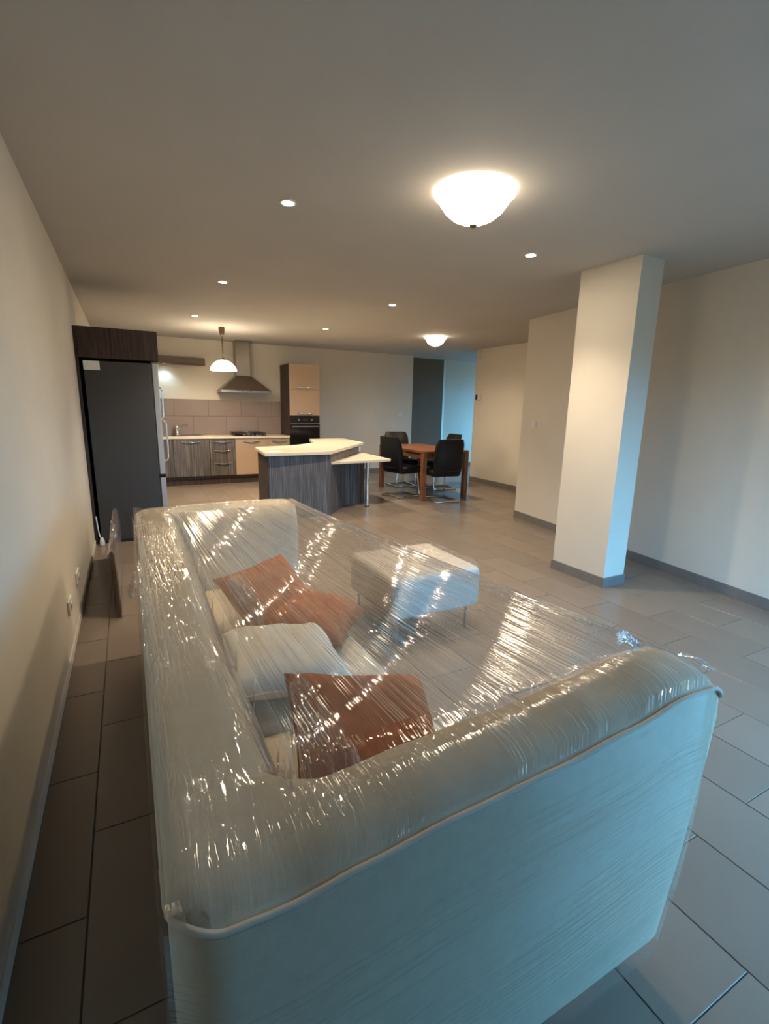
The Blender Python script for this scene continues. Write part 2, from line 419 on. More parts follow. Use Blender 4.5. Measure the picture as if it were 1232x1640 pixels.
for n, (vis, xa, xb, ya, yb) in enumerate(tiles):
    w, l = xb - xa - TG, yb - ya - TG; cx, cy = (xa + xb) / 2, (ya + yb) / 2
    if n < 295 and vis > 0:
        isf = abs(w - (TW - TG)) < 1e-4 and abs(l - (TL - TG)) < 1e-4
        if isf and full: o = bpy.data.objects.new('tile', full); COL.objects.link(o); o.parent = floor
        else:
            o = mesh_obj('tile', B(-w / 2, w / 2, -l / 2, l / 2, -.008, 0, bev=.0012, seg=1), tile_m, floor)
            if isf: full = o.data
        o.location = (cx, cy, 0)
    else:
        box(rest, xa + TG / 2, xb - TG / 2, ya + TG / 2, yb - TG / 2, -.008, 0)
tag(mesh_obj('far_tiles', rest, tile_m, floor), None, None, None, 'stuff')

# ------------------------------------------------------------------ ceiling lamps
def dome(loc, r, label, watts):
    t = thing('ceiling_lamp', label, 'lamp', loc, 0, 'glass bowl ceiling lamps')
    mesh_obj('ceiling_plate', cyl(nb(), (0, 0, 0), r * .55, -.006, 0, 32), white_m, t, 40)
    s = r / .22
    prof = [(.222, -.022), (.226, -.016), (.222, -.010), (.212, -.016), (.205, -.030), (.188, -.062), (.160, -.098), (.120, -.130), (.07, -.152), (.012, -.160)]
    prof = [(.222, -.008), (.226, -.016), (.222, -.024)] + prof[4:]
    prof = [(a * s, b * (.6 + .4 * s)) for a, b in prof]
    inner = [(max(a - .006, .012), b + .006) for a, b in prof[2:]][::-1] + [(.20 * s, -.012), (.222 * s, -.008)]
    sh = mesh_obj('shade', lathe(nb(), prof + inner, 48), dome_m, t, 60)
    mesh_obj('finial', lathe(nb(), [(0, -.178), (.012, -.176), (.02, -.168), (.018, -.158), (.006, -.154), (.006, -.03), (0, -.03)], 20), brass_m, t, 50)
    l = bpy.data.lights.new('bowl_light', 'SPOT'); l.energy = watts; l.color = WARM; l.spot_size = R(172); l.spot_blend = 1.0; l.shadow_soft_size = .10
    lo = bpy.data.objects.new('bowl_light', l); COL.objects.link(lo); lo.parent = t; lo.location = (0, 0, -.19)
    return t
dome((1.735, 2.335, CE), .212, 'large lit frosted glass bowl lamp on the ceiling nearest the column', DOME_W)
dome((4.55, 6.97, CE), .18, 'lit glass bowl lamp on the ceiling above the dining table', DOME_W * 1.7)
spot0 = None
for (x, y, lab) in [(.915, 2.99, 'recessed ceiling spotlight above the wrapped sofa'),
                    (2.765, 2.99, 'recessed ceiling spotlight closest to the white column'),
                    (.915, 5.12, 'recessed ceiling spotlight near the fridge, middle of the left row'),
                    (2.765, 5.15, 'recessed ceiling spotlight between the large bowl lamp and the kitchen island'),
                    (.915, 7.24, 'recessed ceiling spotlight in the left row beside the pendant lamp'),
                    (2.765, 7.25, 'recessed ceiling spotlight above the far end of the kitchen island')]:
    if spot0 is None:
        t = thing('ceiling_spotlight', lab, 'spotlight', (x, y, CE), 0, 'recessed ceiling spotlights')
        mesh_obj('ring', lathe(nb(), [(.032, -.002), (.034, -.007), (.044, -.007), (.048, -.001), (.048, 0), (.032, 0)], 32), white_m, t, 50)
        mesh_obj('lens', lathe(nb(), [(0, -.009), (.018, -.008), (.030, -.004), (.033, 0), (0, 0)], 24), lens_m, t, 60)
        spot0 = t
    else:
        t = copy_tree(spot0, (x, y, CE), 0, lab)
    l = bpy.data.lights.new('spot_beam', 'SPOT'); l.energy = SPOT_W * (.9 if y < 4 else 1.5); l.color = WARM2; l.spot_size = R(105); l.spot_blend = .8; l.shadow_soft_size = .03
    lo = bpy.data.objects.new('spot_beam', l); COL.objects.link(lo); lo.parent = t; lo.location = (0, 0, -.02)
# pendant lamp
t = thing('pendant_lamp', 'lit white glass pendant lamp hanging on a twisted cord before the cooker hood', 'lamp', (1.39, 8.05, CE))
mesh_obj('ceiling_rose', lathe(nb(), [(0, 0), (.042, 0), (.045, -.03), (.040, -.085), (.022, -.125), (.008, -.135), (0, -.135)], 24), brass_m, t, 50)
for s in (0, math.pi):
    pts = [(.007 * math.cos(s + k * .55), .007 * math.sin(s + k * .55), -.13 - k * .0085) for k in range(38)]
    mesh_obj('cord', tube(nb(), pts, .006, 6), brass_m, t, 60)
mesh_obj('socket_cap', lathe(nb(), [(0, -.43), (.012, -.44), (.035, -.475), (.04, -.49), (0, -.49)], 24), brass_m, t, 50)
mesh_obj('shade', lathe(nb(), [(.03, -.478), (.075, -.49), (.125, -.52), (.165, -.56), (.190, -.605), (.196, -.635), (.190, -.635), (.183, -.605), (.158, -.565), (.12, -.527), (.07, -.498), (.03, -.488)], 40), pend_m, t, 70)
l = bpy.data.lights.new('pendant_bulb', 'POINT'); l.energy = 45; l.color = (1, .80, .56); l.shadow_soft_size = .05
lo = bpy.data.objects.new('pendant_bulb', l); COL.objects.link(lo); lo.parent = t; lo.location = (0, 0, -.60)

# ------------------------------------------------------------------ sofa
sofa = thing('sofa', 'cream three-seat sofa wrapped in clear film beside the left wall', 'sofa', (0, 0, 0))
def interp(tab, x):
    if x <= tab[0][0]: return tab[0][1]
    for (a, b), (c, d) in zip(tab, tab[1:]):
        if x <= c:
            t = (x - a) / (c - a); t = t * t * (3 - 2 * t); return b + (d - b) * t
    return tab[-1][1]
SEAM = [(0, .842), (.06, .828), (.14, .824), (.24, .834), (.40, .846), (.60, .852), (.80, .866), (.97, .886), (1.06, .880), (1.12, .845)]
def eround(d, re=.07):
    return re - math.sqrt(max(0, re * re - (re - d) ** 2)) if d < re else 0
def sstep(a, b, x):
    t = min(1, max(0, (x - a) / (b - a))); return t * t * (3 - 2 * t)
CROWN = .028; RE = .05
def arm(x0, x1, y_out, y_in, sgn, seam):
    """profile across the arm (y,z) lofted along x, rounded ends; where the backrest joins, the padded top runs on flat"""
    secs = []; n = 60; w = abs(y_in - y_out)
    for i in range(n + 1):
        t = i / n; x = x0 + (x1 - x0) * (.5 - .5 * math.cos(math.pi * t))
        e0, e1 = eround(x - x0), eround(x1 - x, RE); e = max(e0, e1)
        zs = seam(x) - e * .25; k = sstep(.15, .26, x)
        lo = lambda d: zs + CROWN - e * .30 - (d + CROWN) * k
        prof = [(.045, .13), (.02, .40), (.0, .70), (-.004, zs - .05), (.0, zs), (.018, zs + .012), (.055, zs + CROWN * .85 - e * .3), (w * .5, zs + CROWN - e * .3), (w * .74, zs + CROWN - e * .3 - CROWN * .25 * k),
                (w * .90, lo(.012)), (w * .975, lo(.045)), (w, lo(.09)), (w, .70), (w, .40), (w - .01, .13)]
        s = []
        for (a, z) in prof:
            sc = 1 - 1.2 * e1 / w
            a2 = w / 2 + (a - w / 2) * sc
            if e0 and a < w / 2: a2 += e0 * 1.0 * (1 - a / (w / 2))
            s.append((x, y_out + sgn * a2, z))
        secs.append(s)
    return loft(nb(), secs)
seamN = lambda x: interp(SEAM, x)
seamF = lambda x: .850 + .012 * math.sin(x * 3.4)
armN = mesh_obj('armrest', arm(-.005, 1.125, .495, .70, 1, seamN), fabric_m, sofa, 50)
armF = mesh_obj('armrest', arm(-.005, .865, 2.955, 2.735, -1, seamF), fabric_m, sofa, 50)
secs = []
for i in range(41):
    y = .70 + (2.735 - .70) * i / 40; f = i / 40
    prof = [(.03, .13), (.008, .40), (-.005, .70), (-.005, .78)]
    for a in (-.005, .0, .008, .02, .04, .065, .10, .13, .155, .175, .19, .20, .205):
        zs = seamN(a) * (1 - f) + seamF(a) * f + .004 * math.sin(f * math.pi) * math.sin(y * 9)
        e = eround(a + .005); z = zs + CROWN - .55 * e
        z -= .105 * max(0, (a - .125) / .08) ** 2.6
        prof.append((a, z))
    prof += [(.207, .62), (.215, .40), (.215, .13)]
    secs.append([(a, y, z) for a, z in prof])
back = mesh_obj('backrest', loft(nb(), secs), fabric_m, sofa, 50)
base = mesh_obj('base', B(.02, .83, .56, 2.90, .13, .29, bev=.02), fabric_m, sofa, 40)
def cushion_block(x0, x1, y0, y1, z0, z1):
    bm = B(x0, x1, y0, y1, z0, z1, bev=.045, seg=4)
    for v in bm.verts:
        if v.co.z > (z0 + z1) / 2:
            a = (v.co.x - x0) / (x1 - x0) * 2 - 1; b = (v.co.y - y0) / (y1 - y0) * 2 - 1
            v.co.z += .02 * (1 - a * a) * (1 - b * b)
    return bm
for k in range(3):
    ya = .70 + k * .678; mesh_obj('seat_cushion', cushion_block(.21, .85, ya + .004, ya + .674, .28, .43), fabric_m, sofa, 50)
for (x, y) in ((.10, .64), (1.02, .64), (.10, 2.84), (.76, 2.84)):
    mesh_obj('leg', lathe(nb(), [(0, 0), (.016, 0), (.018, .01), (.024, .135), (0, .135)], 16, (x, y, 0)), steel_m, sofa, 50)
# corded seam round the outer face of the near arm, and along the back
pts = [(-.006, .62, .822)]
for k in range(61):
    x = -.003 + (1.110 + .003) * (.5 - .5 * math.cos(math.pi * k / 60)); e0 = eround(x + .005); e1 = eround(1.125 - x, RE)
    pts.append((x, .495 + e0 + .6 * e1 - .004, interp(SEAM, x) - .25 * max(e0, e1)))
pts += [(1.119, .512, .832), (1.125, .521, .812), (1.1265, .525, .78), (1.1265, .527, .70), (1.1265, .535, .5), (1.126, .545, .3), (1.12, .556, .15)]
mesh_obj('piping', tube(nb(), pts, .005, 8), pipe_m, sofa, 60)
pts = [(-.005, y, .822 + .004 * math.sin(y * 5)) for y in [.56 + i * .1 for i in range(24)]]
mesh_obj('piping', tube(nb(), pts, .005, 8), pipe_m, sofa, 60)
pts = [(x, 2.962, .85 + .012 * math.sin(x * 3.4)) for x in [.05 + i * .08 for i in range(10)]] + [(.868, 2.94, .82), (.868, 2.93, .5), (.866, 2.92, .16)]
mesh_obj('piping', tube(nb(), smooth_path(pts, 2), .005, 8), pipe_m, sofa, 60)

# cushions lying on the seat
def pillow(name, mat, size, thick, loc, rot, label, cat='cushion', group=None, seed=0):
    n = 26; top = []; bot = []
    sx, sy = size
    for i in range(n + 1):
        a = -1 + 2 * i / n; ra = []; rb = []
        for j in range(n + 1):
            b = -1 + 2 * j / n
            h = thick * .5 * (max(0, (1 - a ** 4) * (1 - b ** 4))) ** .55
            px = a * sx / 2 * (1 - .09 * (1 - b * b) * abs(a)); py = b * sy / 2 * (1 - .09 * (1 - a * a) * abs(b))
            w = .006 * mnoise.noise(Vector((px * 9, py * 9, seed))) + .004 * mnoise.noise(Vector((px * 22, py * 22, seed + 5)))
            ra.append((px, py, h * (1 + w * 10) + w)); rb.append((px, py, -h * .9 + w))
        top.append(ra); bot.append(rb)
    bm = nb()
    vt = [[bm.verts.new(p) for p in r] for r in top]
    vb = [[vt[i][j] if i in (0, n) or j in (0, n) else bm.verts.new(bot[i][j]) for j in range(n + 1)] for i in range(n + 1)]
    for i in range(n):
        for j in range(n):
            bm.faces.new((vt[i][j], vt[i + 1][j], vt[i + 1][j + 1], vt[i][j + 1]))
            f = (vb[i][j], vb[i][j + 1], vb[i + 1][j + 1], vb[i + 1][j])
            if len(set(f)) == 4:
                try: bm.faces.new(f)
                except ValueError: pass
    root = thing(name, label, cat, loc, 0, group); root.rotation_euler = rot
    mesh_obj('cover', bm, mat, root, 80)
    pts = [top[i][0] for i in range(n + 1)] + [top[n][j] for j in range(1, n + 1)] + [top[n - i][n] for i in range(1, n + 1)] + [top[0][n - j] for j in range(1, n)]
    mesh_obj('edge_seam', tube(nb(), pts, .0035, 6, closed=True), mat, root, 60)
    return root
G = 'rust cushions on the wrapped sofa'
pillow('scatter_cushion', rust_m, (.43, .50), .18, (.505, 1.00, .555), (R(22), R(10), R(-9)), 'large rust cushion in the near sofa corner, partly covered by crumpled film', 'cushion', G, 1)
pillow('scatter_cushion', white_fab, (.44, .50), .15, (.45, 1.64, .52), (R(-2), R(4), R(-6)), 'flat cream-white cushion lying in the middle of the sofa seat', 'cushion', None, 2)
pillow('scatter_cushion', rust_m, (.38, .38), .17, (.53, 2.12, .575), (R(38), R(-6), R(22)), 'rust cushion with one corner up, nearest the far sofa arm', 'cushion', G, 3)
pillow('scatter_cushion', rust_m, (.36, .36), .16, (.69, 1.95, .51), (R(2), R(8), R(-40)), 'rust cushion lying at the seat front beside the white cushion', 'cushion', G, 4)

# clear stretch film over the sofa
film = thing('stretch_film', 'clear shiny stretch film pulled tight over and around the sofa', 'plastic film', (0, 0, 0))
bpy.context.view_layer.update()
def bvh(o):
    me = o.data; return BVHTree.FromPolygons([v.co.copy() for v in me.vertices], [tuple(p.vertices) for p in me.polygons])
trees = [bvh(o) for o in (armN, armF, back)]
def top_hit(x, y):
    z = -1
    for t in trees:
        h = t.ray_cast(Vector((x, y, 1.5)), Vector((0, 0, -1)))
        if h[0]: z = max(z, h[0].z)
    return z
def front_x(y):      # the taut front edge from the far arm to the near arm
    if y < .555: return 1.130 - eround(max(0, y - .50), .055) * .8
    return 1.130 if y < .70 else (.872 if y > 2.74 else 1.130 + (.872 - 1.130) * (y - .70) / 2.04)
NI, NJ = 230, 150
P = []
for i in range(NI + 1):
    s = i / NI; row = []
    for j in range(NJ + 1):
        t = j / NJ; y = .500 + (2.952 - .500) * t
        fx = front_x(y); x = -.006 + (fx + .006) * s
        span = max(0, math.sin(math.pi * min(1, max(0, (y - .62) / (2.83 - .62)))))
        fold = (.5 * mnoise.noise(Vector((s * 34, t * 1.1, 3.1))) + .35 * mnoise.noise(Vector((s * 75 + t * 2, t * 1.6, 9.2))))
        z = .876 - .018 * span * math.sin(math.pi * min(1, s * 1.02)) + fold * .004 * (.35 + .65 * span)
        h = top_hit(min(max(x, .004), fx - .004), y)
        if h > .5:
            z = max(z if (x > .2 and .66 < y < 2.78) else -1, h + .003 + .0012 * (1 + mnoise.noise(Vector((s * 22, t * 3, 1.3)))))
        row.append((x, y, z))
    P.append(row)
FT = grid_obj('top_sheet', P, film_top_m, film)
FT.data.materials.append(film_lie_m)        # where the film lies on the upholstery it is smoother
for pl in FT.data.polygons:
    c = pl.center
    if top_hit(min(max(c.x, .004), front_x(c.y) - .004), c.y) > .78: pl.material_index = 1
# the gathered front edge: a few drawn-out strands of film
for k in range(6):
    pts = []
    for j in range(0, 61):
        t = j / 60; y = .60 + (2.85 - .60) * t; off = .004 + .016 * k * (.35 + .65 * math.sin(math.pi * t)) * (1 + .25 * mnoise.noise(Vector((t * 3, k * 2.3, 0))))
        pts.append((front_x(y) - off, y, .884 - .012 * math.sin(math.pi * t) + .003 * mnoise.noise(Vector((t * 5, k, 4)))))
    bm = tube(nb(), pts, .0022, 5)
    uvl = bm.loops.layers.uv.new('UVMap')
    for f in bm.faces:
        for lp in f.loops: lp[uvl].uv = (lp.vert.co.x * 8, lp.vert.co.y * .6)
    mesh_obj('edge_strand', bm, film_loose_m, film, 60)
# film down the open front, from the taut edge to below the seat
Pf = []
edge = P[NI]
for j in range(10, NJ + 1, 2):
    ex, ey, ez = edge[j]; row = []
    for k in range(26):
        q = k / 25; z = ez + (.17 - ez) * q
        bx = front_x(ey) + .004 - .035 * math.sin(math.pi * q) * math.sin(math.pi * j / NJ)
        w = .006 * mnoise.noise(Vector((j * .12, q * 16, 2.2))) * sstep(.72, .95, ey)
        row.append((bx + w if k else ex, ey, z))
    Pf.append(row)
grid_obj('front_sheet', Pf, film_wrap_m, film, lambda i, j: (j / 25 * .6, i / 75 * 2.4))
# film round the outer faces: back, near end, far end
path = [(.86, 2.966), (.5, 2.97), (.04, 2.966), (-.010, 2.95), (-.016, 2.90), (-.016, 1.7), (-.016, .56), (-.010, .505), (.02, .486), (.25, .482), (.7, .482), (1.05, .485), (1.082, .493), (1.104, .508), (1.118, .530), (1.128, .56), (1.129, .70)]
dense = []
for a, b in zip(path, path[1:]):
    a = Vector(a); b = Vector(b); n = max(2, int((b - a).length / .03))
    for k in range(n): dense.append(a.lerp(b, k / n))
dense.append(Vector(path[-1]))
cum = [0]
for a, b in zip(dense, dense[1:]): cum.append(cum[-1] + (b - a).length)
Pw = []
cx, cy = .5, 1.7
for i, p in enumerate(dense):
    row = []
    for k in range(36):
        q = k / 35; zt = .838 if p.y > .56 else interp(SEAM, p.x) + .006
        z = .125 + .02 * mnoise.noise(Vector((cum[i] * 3, .5, 0))) * (1 - q) + (zt - .125) * q
        w = .002 * mnoise.noise(Vector((cum[i] * 1.6, z * 24, 4)))
        inset = .04 * max(0, 1 - z / .55) ** 1.3
        d = Vector((cx - p.x, (cy - p.y), 0)); n = Vector((0, 1, 0)) if p.y < .50 else (Vector((-.7, .7, 0)) if p.y < .535 and p.x > .5 else Vector((.7, .7, 0)) if p.y < .535 else None)
        if n is None: n = (Vector((0, -1, 0)) if p.y > 2.94 else Vector((1 if p.x < .4 else -1, 0, 0)))
        pt = Vector((p.x, p.y, z)) + n * (inset - abs(w))
        row.append(pt)
    Pw.append(row)
grid_obj('side_wrap', Pw, film_wrap_m, film, lambda i, j: (j / 35 * .72, cum[i]))
# loose gathered tail of film at the near front corner
Pk = []
for i in range(26):
    u = i / 25; row = []
    for j in range(14):
        v = j / 13
        b = Vector((1.05 + .085 * u, .715 - .02 * u - .17 * u * u, .885 + .012 * math.sin(u * 9)))
        n1 = mnoise.noise(Vector((u * 7, v * 6, 1))); n2 = mnoise.noise(Vector((u * 13, v * 11, 7)))
        row.append(b + Vector((.007 * n1 + .006 * v, .008 * n2 + .012 * v, -.012 + .030 * v * (1 - .75 * u) + .006 * n1)))
    Pk.append(row)
grid_obj('loose_tail', Pk, film_loose_m, film, lambda i, j: (i / 25, j / 13 * .4))

# film sagging into crumples over the left halves of two rust cushions
bpy.context.view_layer.update()
ctree = []
for o in bpy.data.objects:
    if o.name.startswith('cover'):
        mw = o.matrix_world; ctree.append(BVHTree.FromPolygons([mw @ v.co for v in o.data.vertices], [tuple(q.vertices) for q in o.data.polygons]))
def crumple(corners, seed, amp=.022):
    c = [Vector(k) for k in corners]; Pz = []
    for i in range(61):
        u = i / 60; row = []
        for j in range(41):
            v = j / 40
            q = c[0].lerp(c[1], u).lerp(c[3].lerp(c[2], u), v)
            z = .44
            for t in ctree:
                h = t.ray_cast(Vector((q.x, q.y, 1.2)), Vector((0, 0, -1)))
                if h[0]: z = max(z, h[0].z)
            r = abs(mnoise.noise(Vector((u * 3.5 + v * 2, v * 9 - u * 3, seed)))) + .6 * abs(mnoise.noise(Vector((u * 9, v * 17 - u * 6, seed + 3))))
            row.append((q.x, q.y, min(.862, z + .008 + amp * r)))
        Pz.append(row)
    return grid_obj('crumpled_fold', Pz, film_loose_m, film, lambda i, j: (j / 40 * 1.2, i / 60 * .5))
crumple([(.235, .73, 0), (.30, 1.20, 0), (.375, 1.20, 0), (.46, .73, 0)], 1)
crumple([(.33, 1.93, 0), (.33, 2.12, 0), (.42, 2.12, 0), (.47, 1.93, 0)], 5, .014)

# ------------------------------------------------------------------ ottoman with its own film
ott = thing('ottoman', 'white square ottoman on thin legs standing in front of the sofa', 'ottoman', (1.665, 2.72, 0))
mesh_obj('body', cushion_block(-.335, .335, -.335, .325, .16, .435), ott_fab, ott, 50)
for (x, y) in ((-.28, -.28), (.26, -.28), (-.28, .27), (.26, .27)):
    mesh_obj('leg', lathe(nb(), [(0, 0), (.010, 0), (.012, .165), (0, .165)], 14, (x, y, 0)), steel_m, ott, 50)
of = thing('stretch_film', 'clear crinkled film wrapped round the white ottoman', 'plastic film', (1.665, 2.72, 0))
def rr(a, hx, hy, e=9):
    c, s = math.cos(a), math.sin(a); k = (abs(c) ** e + abs(s) ** e) ** (-1 / e)
    return hx * c * k, hy * s * k
Po = []
prof = [(.97, .135), (1.0, .155), (1.01, .20), (1.01, .30), (1.01, .40), (1.0, .435), (.965, .452), (.90, .460), (.72, .466), (.5, .47), (.25, .473), (.02, .474)]
for i in range(129):
    a = 2 * math.pi * i / 128; row = []
    x, y = rr(a, .342, .340)
    for k, (s, z) in enumerate(prof):
        w = mnoise.noise(Vector((math.cos(a) * 5, math.sin(a) * 5, z * 14 + s * 4))) * .006
        row.append((x * s * (1 + w), y * s * (1 + w) - .005, z + (w * 1.4 if k else 3 * w) + .004))
    Po.append(row)
grid_obj('wrap', Po, film_ott_m, of, lambda i, j: (i / 128 * 2.6, j / 11 * .7))

# ------------------------------------------------------------------ kitchen run along the back wall
KF = 9.18; DZ0, DZ1 = .155, .825
def bow_handle(parent, x0, x1, z, y, mat=chrome_m):
    n = 12
    pts = [(x0, y, z)] + [(x0 + (x1 - x0) * k / n, y - .012 - .018 * math.sin(math.pi * k / n), z - .012 * math.sin(math.pi * k / n)) for k in range(n + 1)] + [(x1, y, z)]
    return mesh_obj('handle', tube(nb(), pts, .009, 6), mat, parent, 60)
def base_unit(x0, x1, fronts, mat, label, name='base_cabinet'):
    t = thing(name, label, 'cabinet', (0, 0, 0))
    mesh_obj('carcass', B(x0 + .002, x1 - .002, KF + .02, YB - .005, .12, DZ1 - .002), darkwood_m, t)
    for (z0, z1) in fronts:
        nm = 'drawer' if len(fronts) > 1 else 'door'
        d = mesh_obj(nm, B(x0 + .003, x1 - .003, KF, KF + .019, z0 + .002, z1 - .002, bev=.002), mat, t)
        w = min(.30, (x1 - x0) * .62); c = (x0 + x1) / 2
        bow_handle(d, c - w / 2, c + w / 2, z1 - .05, KF)
    return t
base_unit(XL + .01, .08, [(DZ0, DZ1)], wood_m, 'grey wood base cabinet in the corner hidden behind the fridge')
base_unit(.08, .68, [(DZ0, DZ1)], wood_m, 'grey wood base cabinet at the worktop end next to the fridge')
base_unit(.68, 1.28, [(DZ0, DZ1)], wood_m, 'grey wood base cabinet under the sink tap')
base_unit(1.28, 1.73, [(.665, DZ1), (.435, .665), (DZ0, .435)], wood_m, 'grey wood cabinet with three drawers between sink and hob', 'drawer_cabinet')
base_unit(1.73, 2.33, [(DZ0, DZ1)], cream_m, 'wide cream front cabinet under the hob')
base_unit(2.33, 2.757, [(DZ0, DZ1)], cream_m, 'narrow cream front cabinet beside the oven tower')
tag(mesh_obj('plinth', B(XL + .01, 2.757, KF + .05, KF + .068, .0, .118), darkwood_m), 'dark plinth board under the kitchen base cabinets', 'plinth')
wt = thing('worktop', 'cream kitchen worktop running along the back wall', 'worktop', (0, 0, 0))
mesh_obj('slab', B(XL + .01, 2.757, KF - .02, YB - .004, DZ1, .865, bev=.004), top_m, wt)
# backsplash tiles
sp = thing('backsplash', 'brown stone-look tile backsplash above the kitchen worktop', 'backsplash', (0, 0, 0))
mesh_obj('grout_bed', B(XL + .01, 2.757, YB - .006, YB - .001, .866, 1.508), grout_m, sp)
for row, (z0, z1, off) in enumerate([(.867, 1.205, 1.10), (1.205, 1.51, 1.38)]):
    x = off - 3 * .597
    while x < 2.757:
        a, b = max(x, XL + .012), min(x + .597, 2.755)
        if b - a > .03: mesh_obj('tile', B(a + .0025, b - .0025, YB - .013, YB - .004, z0 + .0025, z1 - .0025, bev=.001, seg=1), splash_m, sp)
        x += .597
# sink, tap, hob
sk = thing('sink', 'steel inset sink with drainer in the worktop', 'sink', (.85, 9.46, .866))
bm = nb(); box(bm, -.42, .36, -.24, .24, 0, .004, bev=.002)
mesh_obj('rim', bm, steel_m, sk)
bm = nb(); box(bm, -.36, 0, -.18, .16, .0045, .006); mesh_obj('bowl', bm, chrome_m, sk)
for k in range(6): mesh_obj('drainer_rib', B(.05 + k * .045, .065 + k * .045, -.18, .16, .004, .009, bev=.002), steel_m, sk)
tp = thing('tap', 'chrome mixer tap standing at the sink', 'tap', (.80, 9.62, .871)); tp.scale = (1.25, 1.25, 1.15)
mesh_obj('body', lathe(nb(), [(0, 0), (.028, 0), (.03, .012), (.022, .02), (.022, .10), (.026, .12), (.018, .14), (0, .145)], 20), chrome_m, tp, 50)
mesh_obj('spout', tube(nb(), smooth_path([(0, 0, .06), (.03, -.04, .105), (.075, -.10, .145), (.105, -.15, .155), (.115, -.165, .14)], 4), .013, 10), chrome_m, tp, 60)
mesh_obj('lever', tube(nb(), [(0, 0, .135), (.0, .0, .155), (.04, -.03, .185), (.075, -.05, .195)], .008, 8), chrome_m, tp, 60)
hb = thing('gas_hob', 'black gas hob with pan supports set in the worktop', 'hob', (2.03, 9.47, .866))
mesh_obj('plate', B(-.30, .30, -.25, .25, 0, .01, bev=.003), black_m, hb)
for (x, y) in ((-.17, -.12), (.17, -.12), (-.17, .12), (.17, .12)):
    mesh_obj('burner', lathe(nb(), [(0, .01), (.045, .01), (.045, .022), (.03, .03), (0, .03)], 20, (x, y, 0)), blackmat, hb, 40)
    g = nb()
    for k in range(2):
        s = (-.075, .075)[k]
        box(g, x - .12, x + .12, y + s - .006, y + s + .006, .042, .060); box(g, x + s - .006, x + s + .006, y - .11, y + .11, .042, .060)
    for sx in (-.11, .11):
        for sy in (-.075, .075): box(g, x + sx - .006, x + sx + .006, y + sy - .006, y + sy + .006, .01, .044)
    mesh_obj('pan_support', g, blackmat, hb)
for k in range(4): mesh_obj('knob', lathe(nb(), [(0, .01), (.016, .01), (.014, .035), (0, .036)], 14, (-.12 + k * .08, -.215, 0)), steel_m, hb, 40)
# cooker hood
hd = thing('cooker_hood', 'stainless steel chimney cooker hood on the back wall', 'cooker hood', (2.0, YB, 0))
bm = nb()
q = lambda hx, y0, y1, z: [(-hx, y0, z), (hx, y0, z), (hx, y1, z), (-hx, y1, z)]
loft(bm, [q(.455, -.50, -.003, 1.645), q(.455, -.50, -.003, 1.685), q(.15, -.30, -.003, 1.93), q(.13, -.27, -.003, 1.955)])
mesh_obj('canopy', bm, steel_m, hd)
mesh_obj('chimney', B(-.125, .125, -.265, -.003, 1.95, CE - .003, bev=.004), steel_m, hd)
mesh_obj('front_lip', B(-.458, .458, -.506, -.496, 1.642, 1.688, bev=.003), steel_m, hd)
for k in range(5): mesh_obj('button', lathe(nb(), [(0, 0), (.008, 0), (.008, .006), (0, .006)], 12), black_m, hd, 40, ).matrix_local = Matrix.Translation((-.08 + k * .04, -.506, 1.665)) @ Matrix.Rotation(R(90), 4, 'X')
# tall oven tower
tc_ = thing('oven_tower', 'tall cabinet with grey wood sides, cream doors and built-in oven', 'cabinet', (0, 0, 0))
x0, x1 = 2.762, 3.36
bm = nb(); box(bm, x0, x0 + .018, KF + .002, YB - .005, 0, 2.20); mesh_obj('side_panel', bm, darkwood_m, tc_)
bm = nb(); box(bm, x1 - .018, x1, KF + .002, YB - .005, 0, 2.20); mesh_obj('side_panel', bm, darkwood_m, tc_)
mesh_obj('carcass', B(x0 + .019, x1 - .019, KF + .03, YB - .006, .02, 2.198), darkwood_m, tc_)
for (z0, z1, hz) in ((1.735, 2.20, 1.78), (1.245, 1.735, 1.29), (.10, .655, .60)):
    dd = mesh_obj('door', B(x0 + .002, x1 - .002, KF - .018, KF, z0 + .002, z1 - .002, bev=.002), cream_m, tc_)
    bow_handle(dd, (x0 + x1) / 2 - .15, (x0 + x1) / 2 + .15, hz, KF - .018)
ov = thing('oven', 'black glass built-in oven with steel trim in the tall cabinet', 'oven', (0, 0, 0))
mesh_obj('body', B(x0 + .002, x1 - .002, KF - .016, KF + .028, .66, 1.24, bev=.003), black_m, ov)
mesh_obj('control_panel', B(x0 + .004, x1 - .004, KF - .024, KF - .014, 1.105, 1.238, bev=.003), black_m, ov)
mesh_obj('trim', B(x0 + .004, x1 - .004, KF - .026, KF - .014, 1.090, 1.104, bev=.002), steel_m, ov)
od = mesh_obj('oven_door', B(x0 + .004, x1 - .004, KF - .032, KF - .014, .70, 1.086, bev=.004), black_m, ov)
mesh_obj('window', B(x0 + .08, x1 - .08, KF - .034, KF - .031, .76, .98, bev=.002), black_m, od)
mesh_obj('door_rail', B(x0 + .03, x1 - .03, KF - .058, KF - .045, 1.028, 1.058, bev=.004), steel_m, od)
mesh_obj('lower_trim', B(x0 + .004, x1 - .004, KF - .026, KF - .014, .665, .698, bev=.002), steel_m, ov)
for sx in (-.13, .13):
    k = mesh_obj('knob', lathe(nb(), [(0, 0), (.022, 0), (.02, .02), (0, .022)], 18), steel_m, ov, 40)
    k.matrix_local = Matrix.Translation(((x0 + x1) / 2 + sx, KF - .024, 1.17)) @ Matrix.Rotation(R(90), 4, 'X')
mesh_obj('clock_display', B((x0 + x1) / 2 - .05, (x0 + x1) / 2 + .05, KF - .0255, KF - .0235, 1.15, 1.19), blackmat, ov)
